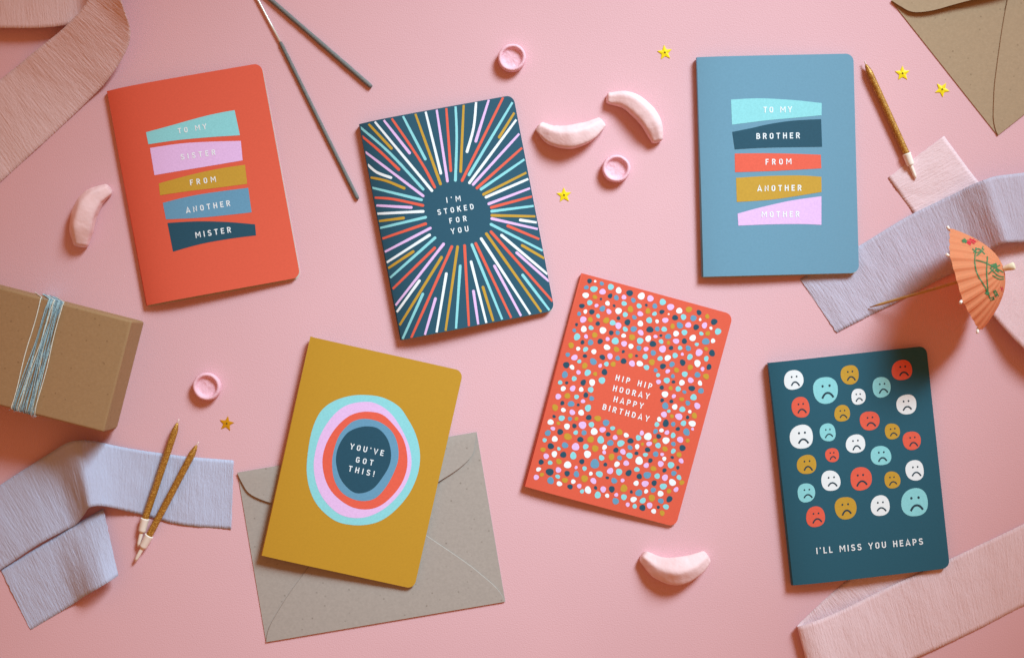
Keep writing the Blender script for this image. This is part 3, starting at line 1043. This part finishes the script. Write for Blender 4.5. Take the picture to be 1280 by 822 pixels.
streamer('lilac blue crepe streamer under two gold candles and the box shadow', [
    ((292, 575, .4), (289, 661, .4)), ((232, 570, .7), (228, 656, .8)), ((180, 563, 1.5), (172, 642, 2)), ((146, 557, 3), (144, 635, 6)),
    ((118, 551, 9), (126, 632, 12)), ((98, 550, 16), (112, 634, 15)), ((82, 554, 14), (106, 642, 9)), ((64, 565, 5), (95, 655, 4)),
    ((40, 580, 3), (80, 663, 3.6)), ((0, 606, 2), (45, 682, 3)), ((-50, 640, 2), (-3, 714, 2)), ((-100, 672, 1), (-55, 745, 1))],
    M_CREPE_SKY, 4.0, BLUEG)
streamer('short lilac blue crepe strip poking out from under a longer streamer', [
    ((1, 712, .4), (38, 787, .3)), ((30, 694, .5), (66, 770, .6)), ((60, 676, .7), (92, 754, 2)), ((77, 666, 1.4), (105, 745, 8)),
    ((92, 657, 2.6), (119, 737, 13.5)), ((110, 646, 3.4), (134, 728, 14)), ((129, 635, 3.2), (148, 719, 9))],
    M_CREPE_SKY, 5.0, BLUEG)
streamer('pale pink crepe streamer looping out from under the deep teal card', [
    ((1345, 622, .6), (1350, 726, .6)), ((1278, 655, .7), (1282, 756, .8)), ((1190, 697, .8), (1210, 792, 1)), ((1105, 736, 2.5), (1130, 829, 2.5)),
    ((1050, 763, 6), (1075, 857, 6)), ((1015, 777, 8.5), (1040, 868, 9)), ((999, 782, 7), (1022, 868, 7)), ((997, 781, 3.5), (1021, 864, 3.5)),
    ((1008, 770, .9), (1040, 850, .9)), ((1035, 745, .3), (1085, 812, .3)), ((1075, 712, .25), (1130, 776, .25)), ((1112, 682, .25), (1167, 745, .25)), ((1140, 660, .25), (1195, 720, .25))],
    M_CREPE_PINK, 6.0, PINKG)


# ------------------------------------------------------------------ tubes
def tube(pts, rad, seg=10, closed_ends=True):
    """returns verts, faces of a tube through pts with a radius per point (metres)"""
    vs, fs = [], []
    n = len(pts)
    prev = None
    for i in range(n):
        d = (pts[min(n - 1, i + 1)] - pts[max(0, i - 1)]).normalized()
        a = d.cross(Vector((0, 0, 1)))
        if a.length < 1e-4:
            a = d.cross(Vector((0, 1, 0)))
        if prev is not None and a.dot(prev) < 0:
            a = -a
        a.normalize()
        prev = a
        b = a.cross(d).normalized()
        r = rad[i] if isinstance(rad, (list, tuple)) else rad
        for k in range(seg):
            t = 2 * math.pi * k / seg
            vs.append(pts[i] + a * math.cos(t) * r + b * math.sin(t) * r)
    for i in range(n - 1):
        for k in range(seg):
            fs.append((i * seg + k, i * seg + (k + 1) % seg, (i + 1) * seg + (k + 1) % seg, (i + 1) * seg + k))
    if closed_ends:
        fs.append(tuple(range(seg)))
        fs.append(tuple(range((n - 1) * seg, n * seg)))
    return vs, fs


def tube_obj(name, pts, rad, mat, parent, root, seg=10):
    v, f = tube(pts, rad, seg)
    o = mk_obj(name, v, f, mat, parent, root, smooth=True)
    fix_normals(o)
    for p in o.data.polygons:
        if len(p.vertices) > 4:
            p.use_smooth = False
    return o


def line(a, b, n):
    return [a.lerp(b, i / n) for i in range(n + 1)]


# ------------------------------------------------------------------ sparklers
def sparkler(label, pa, pb, pc, r):
    """bare wire pa -> pb, coated part pb -> pc"""
    root = thing('sparkler', label, 'sparkler', P(*pc), 'grey sparklers')
    A, B, C = P(*pa, r), P(*pb, r), P(*pc, r)
    for q in (A, B, C):
        q.z = r * MM + 0.0001
    pts = line(B, C, 90)
    rad = [r * MM * (1 + 0.11 * noise.noise(Vector((i * 0.35, r * 9, 0)))) for i in range(91)]
    rad[0] *= 0.55
    rad[1] *= 0.85
    rad[-1] *= 0.7
    tube_obj('coating', pts, rad, M_SPARK, root, root, 12)
    tube_obj('wire', line(A, B.lerp(C, 0.02), 4), 0.00085, M_WIRE, root, root, 8)


sparkler('grey coated sparkler with bare wire end ending beside the rayed navy card', (296, -50), (350, 52), (447.5, 249), 1.25)
sparkler('grey sparkler showing only its coated end and no bare wire', (215, -110), (262, -66), (464.5, 109), 1.5)


# ------------------------------------------------------------------ candles
def candle(label, tip, end, pin, r=2.3, zb=0.6):
    """tip = top of the wax, end = wax meets holder, pin = holder spike tip (photo px)"""
    T, E, N = P(*tip, r), P(*end, r), P(*pin, r)
    root = thing('birthday_candle', label, 'candle', (E.x, E.y, 0), 'gold glitter birthday candles')
    for q in (T, E, N):
        q.z = (r + zb) * MM
    N.z = (zb + 1.2) * MM
    d = (T - E).normalized()
    n = 60
    Ln = (T - E).length
    pts, rad = [], []
    for i in range(n + 1):
        s = i / n
        pts.append(E.lerp(T, s))
        left = (1 - s) * Ln / MM
        rr = r if left > 6 else r * (0.28 + 0.72 * (left / 6) ** 0.75)
        rad.append(rr * MM * (1 + 0.03 * noise.noise(Vector((i * 0.5, tip[0], 0)))))
    tube_obj('wax_stick', pts, rad, M_GLIT, root, root, 14)
    tube_obj('wick', line(T - d * 0.0005, T + d * 0.0026 + Vector((0.0002, 0, 0)), 3), 0.00045, M_WICK, root, root, 6)
    e = (N - E).normalized()
    ln = (N - E).length
    cupE = E + e * ln * 0.46
    a = E - e * 0.0006
    prof = [(0.0, 2.5), (0.02, 2.95), (0.06, 3.0), (0.14, 2.85), (0.85, 2.6), (0.97, 2.4), (1.0, 1.9)]
    hold = tube_obj('candle_holder', [a.lerp(cupE, t) for t, _ in prof], [x * MM for _, x in prof], M_PLASTIC, root, root, 16)
    tube_obj('spike', [cupE - e * 0.0004, cupE + e * 0.001, cupE.lerp(N, 0.75), N], [0.0014, 0.0014, 0.0012, 0.0005], M_PLASTIC, hold, root, 10)


candle('gold glitter candle lying at the cut end of a pink streamer', (1082, 81), (1133, 193), (1145, 223))
candle('gold glitter candle whose wick points at the gold star, crossed by its twin', (222.5, 528), (182, 648), (172.5, 683), zb=1.6)
candle('gold glitter candle with its holder overlapping the twin candle beside it', (246.5, 556), (187, 669), (169, 701), zb=1.8)


# ------------------------------------------------------------------ banana candies
def banana(label, centre, radii, seed):
    c = [Vector((x, y)) for x, y in centre]
    m = len(c)
    N = 34
    cen = dense([(p.x, p.y, r) for p, r in zip(c, radii)], 9, False)
    root_p = P(*centre[m // 2])
    vs, fs = [], []
    seg = 20
    n = len(cen)
    pts3 = []
    for p in cen:
        r = max(1.0, p.z) * 1.09 / 1.86        # mm
        pts3.append((P(p.x, p.y, r * 0.8), r))
    # round off both ends
    def ends(a, b):
        d = (a[0] - b[0]).normalized()
        return [(a[0] + d * a[1] * MM * s * 0.55, a[1] * k) for s, k in ((0.45, 0.94), (0.8, 0.74), (0.97, 0.42), (1.0, 0.1))]
    head = list(reversed(ends(pts3[0], pts3[2])))
    tail = ends(pts3[-1], pts3[-3])
    full = head + pts3 + tail
    n = len(full)
    for i, (p, r) in enumerate(full):
        d = full[min(n - 1, i + 1)][0] - full[max(0, i - 1)][0]
        d.z = 0
        d.normalize()
        side = Vector((d.y, -d.x, 0))
        for k in range(seg):
            t = 2 * math.pi * k / seg
            # softly five-sided section, lying on a flattened underside
            f = 0.985 * math.cos(math.pi / 5) / math.cos(((t + 0.35 + seed) % (2 * math.pi / 5)) - math.pi / 5) * 1.13
            y = math.cos(t) * f * r
            z = math.sin(t) * f * r * 0.92
            zz = r * 0.8 + (z if z > -r * 0.78 else -r * 0.78 + (z + r * 0.78) * 0.1)
            zz = max(zz, 0.05)
            q = Vector((p.x, p.y, 0)) + side * y * MM
            q.z = zz * MM
            nv = noise.noise(q * 130 + Vector((seed, 0, 0))) * 0.00055 + noise.noise(q * 420 + Vector((0, seed, 0))) * 0.00025
            q += (q - Vector((p.x, p.y, r * 0.8 * MM))).normalized() * nv
            q.z = max(q.z, 0.00005)
            vs.append(q)
    for i in range(n - 1):
        for k in range(seg):
            fs.append((i * seg + k, i * seg + (k + 1) % seg, (i + 1) * seg + (k + 1) % seg, (i + 1) * seg + k))
    fs.append(tuple(range(seg)))
    fs.append(tuple(range((n - 1) * seg, n * seg)))
    root_p.z = 0
    me = bpy.data.meshes.new('banana_sweet')
    me.from_pydata([v - root_p for v in vs], [], fs)
    me.materials.append(M_CANDY)
    me.polygons.foreach_set('use_smooth', [True] * len(me.polygons))
    o = bpy.data.objects.new('banana_sweet', me)
    o.location = root_p
    COL.objects.link(o)
    fix_normals(o)
    sb = o.modifiers.new('soft', 'SUBSURF')
    sb.levels = sb.render_levels = 1
    tag(o, label, 'sweet', 'pink banana shaped sweets')
    return o


banana('pale pink banana sweet lying between the rayed navy card and another banana',
       [(675, 160), (690, 169), (712, 172), (735, 165), (751, 154)], [7, 11.5, 14, 12, 7.5], 0.3)
banana('pale pink banana sweet arched over the round cup sweet and its curved neighbour',
       [(762, 123), (785, 126), (804, 140), (816, 158), (821, 174)], [7, 11, 12.5, 11.5, 7.5], 1.4)
banana('pale pink banana sweet lying alone beside the coral card of stacked bands',
       [(134, 238), (118, 247), (107, 264), (102, 285), (101, 303)], [7.5, 12, 14.5, 14, 10], 2.2)
banana('pale pink banana sweet lying alone beside the dotted birthday card',
       [(806, 696), (823, 708), (845, 713), (867, 706), (881, 696)], [8, 12.5, 16, 13.5, 8.5], 3.1)


# ------------------------------------------------------------------ cup sweets
def cup(label, px, py, seed):
    c = P(px, py, 6)
    c.z = 0
    prof = [(0.0, 0.05), (8.0, 0.05), (8.9, 0.4), (9.4, 1.6), (9.3, 2.6), (9.0, 3.0), (9.3, 3.5), (9.5, 4.6), (9.2, 6.0), (8.5, 6.7), (7.6, 6.7),
            (6.9, 6.1), (6.5, 4.9), (6.0, 4.1), (4.6, 3.7), (2.6, 3.55), (0.0, 3.5)]
    seg = 40
    vs, fs = [], []
    for i, (r, z) in enumerate(prof):
        for k in range(seg):
            t = 2 * math.pi * k / seg
            rr = r * (1 + 0.018 * math.sin(2 * t + seed) + 0.02 * noise.noise(Vector((math.cos(t) * 2, math.sin(t) * 2, seed + z * 0.2))))
            zz = z
            if i >= 13:
                zz += 0.7 * max(0, noise.noise(Vector((rr * math.cos(t) * 0.5, rr * math.sin(t) * 0.5, seed * 3)))) + 0.1
            elif i > 6:
                zz += 0.25 * noise.noise(Vector((math.cos(t) * 1.5, math.sin(t) * 1.5, seed * 2)))
            vs.append((c.x + rr * math.cos(t) * MM, c.y + rr * math.sin(t) * MM, zz * MM))
    for i in range(len(prof) - 1):
        for k in range(seg):
            a, b = i * seg + k, i * seg + (k + 1) % seg
            fs.append((a, b, b + seg, a + seg))
    me = bpy.data.meshes.new('cup_sweet')
    me.from_pydata([Vector(v) - c for v in vs], [], fs)
    me.materials.append(M_CUP)
    bm = bmesh.new()
    bm.from_mesh(me)
    bmesh.ops.remove_doubles(bm, verts=bm.verts, dist=1e-7)
    bmesh.ops.recalc_face_normals(bm, faces=bm.faces)
    bm.to_mesh(me)
    bm.free()
    me.polygons.foreach_set('use_smooth', [True] * len(me.polygons))
    o = bpy.data.objects.new('cup_sweet', me)
    o.location = c
    COL.objects.link(o)
    sb = o.modifiers.new('soft', 'SUBSURF')
    sb.levels = sb.render_levels = 1
    tag(o, label, 'sweet', 'round pink cup sweets')


cup('round pink hollow sweet lying alone, well away from the banana sweets and the box', 640, 72, 0.5)
cup('round pink hollow sweet lying beside the two banana sweets', 770.5, 210.5, 1.7)
cup('round pink hollow sweet lying between the kraft box and the gold star', 258, 483, 2.9)


# ------------------------------------------------------------------ stars
def star(label, px, py, rot, mat, r=9.6):
    c = P(px, py)
    root = thing('star_confetti', label, 'star', c, 'foil confetti stars')
    R = r / 1.86 * MM
    top, bot = [], []
    cen = c + Vector((0, 0, 0.0009))
    ring = []
    for k in range(10):
        a = math.radians(rot + 36 * k)
        rr = R if k % 2 == 0 else R * 0.46
        ring.append(Vector((c.x + rr * math.cos(a), c.y + rr * math.sin(a), 0)))
    vs, fs = [], []
    for q in ring:
        vs.append((q.x, q.y, 0.00035))
    for q in ring:
        vs.append((q.x, q.y, 0.00008))
    h0 = len(vs)
    for k in range(10):                       # pin hole rim
        a = math.radians(rot + 36 * k)
        vs.append((c.x + R * 0.11 * math.cos(a), c.y + R * 0.11 * math.sin(a), 0.00055))
    for k in range(10):
        j = (k + 1) % 10
        fs.append((k, j, h0 + j, h0 + k))
        fs.append((k, 10 + k, 10 + j, j))
    fs.append(tuple(range(19, 9, -1)))
    o = mk_obj('foil', vs, fs, mat, root, root)
    fix_normals(o)
    hv = [(c.x + R * 0.13 * math.cos(2 * math.pi * k / 8), c.y + R * 0.13 * math.sin(2 * math.pi * k / 8), 0.00060) for k in range(8)]
    up(mk_obj('pin_hole', hv, [tuple(range(8))], M_PIN, root, root))


star('yellow star between the arched banana sweet and the slate blue card', 831, 66, 97, M_STAR)
star('yellow star lying beside the edge of the rayed navy card', 705, 244, 93, M_STAR)
star('yellow star nearer to the lone gold candle than its twin', 1128, 92, 92, M_STAR)
star('yellow star nearer to the tan envelope than its twin', 1177.5, 112, 131, M_STAR)
star('small darker gold star beside the upright pair of gold candles', 283.5, 529, 80, M_STAR_GOLD)

# ------------------------------------------------------------------ gift box and twine
BH = 37.0
TR, BR_ = P(165, 401, BH), P(129.5, 540, BH)
ey = (BR_ - TR)
wid = ey.length
ey.normalize()                                       # along the short side (downwards in the photo)
ex = Vector((-ey.y, ey.x, 0))                        # outwards to the right
Lb = 0.128
box = thing('gift_box', 'brown kraft gift box tied round with pale blue twine', 'box', (TR + BR_) / 2 * Vector((1, 1, 0)).length if False else Vector(((TR.x + BR_.x) / 2, (TR.y + BR_.y) / 2, 0)) - ex * Lb / 2)
bc = box.location.copy()


def box_mesh(name, hx, hy, z0, z1, bev, mat, wob=0.0):
    bm = bmesh.new()
    bmesh.ops.create_cube(bm, size=1)
    for v in bm.verts:
        v.co = Vector((v.co.x * 2 * hx, v.co.y * 2 * hy, (z0 + z1) / 2 + v.co.z * (z1 - z0)))
    bmesh.ops.bevel(bm, geom=[e for e in bm.edges], offset=bev, segments=4, profile=0.6, affect='EDGES')
    for f in bm.faces:
        f.smooth = True
    for v in bm.verts:
        if wob:
            v.co += Vector((noise.noise(v.co * 60), noise.noise(v.co * 60 + Vector((5, 5, 5))), 0)) * wob
        v.co = ex * v.co.x + ey * v.co.y + Vector((0, 0, v.co.z))
    me = bpy.data.meshes.new(name)
    bmesh.ops.recalc_face_normals(bm, faces=bm.faces)
    bm.to_mesh(me)
    bm.free()
    me.materials.append(mat)
    o = bpy.data.objects.new(name, me)
    o.parent = box
    COL.objects.link(o)
    for p in me.polygons:
        p.use_smooth = p.area < 1e-4
    return o


box_mesh('lid', Lb / 2, wid / 2, 0.006, BH * MM, 0.0016, M_BOX, 0.0002)
box_mesh('base', Lb / 2 - 0.0012, wid / 2 - 0.0012, 0.00005, 0.012, 0.0005, M_BOX)

# twine: one cord wound round the box many times (top run, down both sides, across the underside)
tw_root = thing('twine', 'pale blue twine wound many times round the kraft gift box', 'twine', bc)
runs = [(200, 50, 1), (238, 92, 0), (244, 78, 0), (250, 66, 2), (256, 104, 0), (264, 84, 1), (270, 132, 0), (277, 112, 2), (282, 144, 0), (287, 74, 0),
        (292, 152, 0), (298, 138, 2), (303, 158, 0), (262, 148, 1), (252, 122, 0), (310, 167, 1), (306, 98, 2), (240, 58, 0)]
vs_all = {0: ([], []), 1: ([], []), 2: ([], [])}
for k, (xt, xb, kind) in enumerate(runs):
    zt = BH + 0.35 + 0.28 * (k % 4)
    # local x along the box where the cord crosses each long edge
    pt = P(xt / 3.916, 350 + (45 + 0.225 * xt) / 3.916, BH)
    pb = P(xb / 3.916, 350 + (635 + 0.21 * xb) / 3.916, BH)
    xa = (pt - bc).dot(ex)
    xc = (pb - bc).dot(ex)
    g = 0.00035 + 0.00012 * (k % 4)
    hy = wid / 2
    path = [(xa - 0.016, -hy - g, 1.0), (xa - 0.012, -hy - g, 10), (xa - 0.0065, -hy - g, 22), (xa, -hy - g, BH - 1.2), (xa, -hy - g + 0.0006, BH - 0.1), (xa, -hy + 0.0015, zt - 0.1)]
    for i in range(1, 12):
        f = i / 12
        path.append((xa + (xc - xa) * f + 0.0004 * math.sin(f * 9 + k), -hy + 2 * hy * f, zt + 0.1 * math.sin(f * 7 + k * 2)))
    path += [(xc, hy - 0.0015, zt - 0.1), (xc, hy + g - 0.0006, BH - 0.1), (xc, hy + g, BH - 1.2), (xc + 0.003, hy + g, 22), (xc + 0.006, hy + g, 10), (xc + 0.008, hy + g, 1.0)]
    pts = [bc + ex * x + ey * y + Vector((0, 0, z * MM)) for x, y, z in path]
    v, f = tube(pts, 0.00026 + 0.00012 * random.random(), 6)
    V, F = vs_all[kind]
    b0 = len(V)
    V += v
    F += [tuple(i + b0 for i in q) for q in f]
for kind, mat in ((0, M_TWINE), (1, M_TWINE2), (2, M_TWINE3)):
    V, F = vs_all[kind]
    o = mk_obj(('blue_strands', 'pale_strands', 'grey_blue_strands')[kind], V, F, mat, tw_root, tw_root, smooth=True)
    o['kind'] = 'stuff'
# loose fuzz at the edges of the winding
V, F = [], []
for k in range(44):
    tp = random.random() < 0.5
    if tp:
        x = random.uniform(200, 330)
        p = P(x / 3.916, 350 + (45 + 0.225 * x) / 3.916, BH)
    else:
        x = random.uniform(45, 178)
        p = P(x / 3.916, 350 + (635 + 0.21 * x) / 3.916, BH)
    p = p + (-ey if not tp else -ey * 0.2) * 0.0012
    d = Vector((random.uniform(-1, 1), random.uniform(-1, 1), random.uniform(-0.5, 0.8)))
    q = p + d.normalized() * random.uniform(0.0008, 0.0022)
    v, f = tube([p, p.lerp(q, 0.5) + Vector((0, 0, 0.0004)), q], 0.00007, 4)
    b0 = len(V)
    V += v
    F += [tuple(i + b0 for i in t) for t in f]
fz = mk_obj('loose_fibres', V, F, M_TWINE, tw_root, tw_root)
fz['kind'] = 'stuff'

# ------------------------------------------------------------------ cocktail umbrella
um_E = P(1087, 384, 1.6)
um_C = P(1209, 349, 33)                 # centre of the rim
ax = (um_C - um_E).normalized()
um = thing('cocktail_umbrella', 'orange paper cocktail umbrella with painted red flower lying on streamers', 'paper umbrella', (um_E.x, um_E.y, 0))
e1 = Vector((0, 0, 1)) - ax * ax.z
e1.normalize()
e2 = ax.cross(e1).normalized()
RIM, DEP = 0.0345, 0.0235
apex = um_C + ax * DEP
NR = 7                                  # ribs
vs, fs = [], []
segs, rings = 112, 14
for j in range(rings + 1):
    f = 0.06 + 0.94 * j / rings
    for k in range(segs):
        a = 2 * math.pi * k / segs
        ph = (a * NR / (2 * math.pi)) % 1.0
        sag = math.sin(math.pi * ph)                    # 0 on the ribs
        pleat = (1 if k % 4 in (0, 1) else -1) * 0.0006 * f
        r = RIM * f * (1 - 0.045 * sag * f) + pleat
        dep = DEP * (1 - f ** 1.9) + 0.0012 * sag * f - 0.0009 * sag * f * f
        vs.append(um_C + ax * dep + (e1 * math.cos(a - 0.593) + e2 * math.sin(a - 0.593)) * r)
for j in range(rings):
    for k in range(segs):
        fs.append((j * segs + k, j * segs + (k + 1) % segs, (j + 1) * segs + (k + 1) % segs, (j + 1) * segs + k))
can = mk_obj('canopy', vs, fs, M_UMB, um, um)
fix_normals(can)
bvh = BVHTree.FromPolygons(vs, fs)
sm = can.modifiers.new('thickness', 'SOLIDIFY')
sm.thickness = 0.00012
for k in range(NR):
    a = 2 * math.pi * k / NR - 0.593
    dr = e1 * math.cos(a) + e2 * math.sin(a)
    p0 = um_C + ax * (DEP * 0.93 - 0.0006) + dr * RIM * 0.05
    p1 = um_C - ax * 0.0007 + dr * (RIM * 0.985)
    p2 = um_C - ax * 0.0014 + dr * (RIM + 0.0022)
    rb = tube_obj('rib', [p0, p0.lerp(p1, 0.5) - ax * 0.0004, p1, p2], [0.0005, 0.0006, 0.0007, 0.0007], M_RIB, um, um, 8)
    tube_obj('rib_tip', [p1 + (p2 - p1) * 0.1, p2, p2 + (p2 - p1) * 0.1], [0.0010, 0.0010, 0.0006], M_PLASTIC, rb, um, 8)
tip = apex + ax * 0.004
tube_obj('stick', [um_E, um_E + ax * 0.008, um_E + ax * 0.05, tip], [0.0003, 0.0009, 0.00105, 0.00105], M_TOOTH, um, um, 10)
tube_obj('paper_collar', [apex - ax * 0.001, apex + ax * 0.0005, apex + ax * 0.004, apex + ax * 0.0068, apex + ax * 0.0074],
         [0.0012, 0.0016, 0.0022, 0.0026, 0.0018], M_KNOB, um, um, 12)
tube_obj('inner_collar', [um_C + ax * 0.006, um_C + ax * 0.018], 0.0022, M_KNOB, um, um, 12)


def paint(pts_list, mat, width, closed=True):
    """strokes read from the photo, laid on the canopy"""
    V, F = [], []
    for pts in pts_list:
        d = dense(zc((1160, 200), 3.16, pts), 5, False)
        for l, r in [ribbon2d([tuple(q) for q in d], width)]if False else [(None, None)]:
            rib = ribbon2d([tuple(q) for q in d], width)
            row = []
            for a, b in rib:
                pr = []
                for q in (a, b):
                    o = Vector((0, 0, CAM_H))
                    dirv = (P(q.x, q.y, 0) - o).normalized()
                    hit, nrm, idx, dist = bvh.ray_cast(o, dirv)
                    if hit is None:
                        pr = None
                        break
                    pr.append(hit - dirv * 0.00035)
                if pr is None:
                    row.append(None)
                    continue
                b0 = len(V)
                V += pr
                row.append(b0)
            for i in range(len(row) - 1):
                if row[i] is not None and row[i + 1] is not None:
                    F.append((row[i], row[i] + 1, row[i + 1] + 1, row[i + 1]))
    return V, F


V, F = paint([[(190, 345), (185, 400), (195, 450), (225, 500), (245, 545)], [(235, 380), (232, 440), (235, 490), (238, 530)],
              [(190, 395), (225, 405), (265, 425), (300, 445)], [(240, 450), (262, 428), (285, 415)], [(245, 425), (275, 455), (300, 462)],
              [(255, 455), (280, 470), (300, 470)], [(175, 350), (195, 365), (222, 352)], [(180, 365), (200, 350), (225, 372)], [(192, 378), (210, 362), (218, 340)]],
             M_GREEN, 1.6)
o = mk_obj('painted_stem', V, F, M_GREEN, um, um)
V, F = paint([[(138, 312), (152, 325)], [(135, 322), (150, 316)], [(245, 550), (262, 545)], [(248, 420), (272, 412)], [(268, 430), (282, 440)], [(228, 520), (240, 530)], [(262, 515), (275, 540)]],
             M_GREEN, 4.2)
o = mk_obj('painted_leaves', V, F, M_GREEN, um, um)
V, F = paint([[(170, 288), (190, 300), (215, 318), (238, 345)], [(155, 318), (180, 322), (198, 318)], [(160, 330), (178, 318), (188, 300)],
              [(165, 310), (185, 330)], [(150, 322), (170, 335)], [(180, 290), (205, 305), (226, 330)], [(172, 298), (190, 312), (208, 322)], [(158, 325), (186, 314)], [(176, 300), (180, 330)], [(285, 545), (292, 560)], [(290, 500), (296, 520)]], M_RED, 2.4)
o = mk_obj('painted_flower', V, F, M_RED, um, um)
o['kind'] = 'stuff'
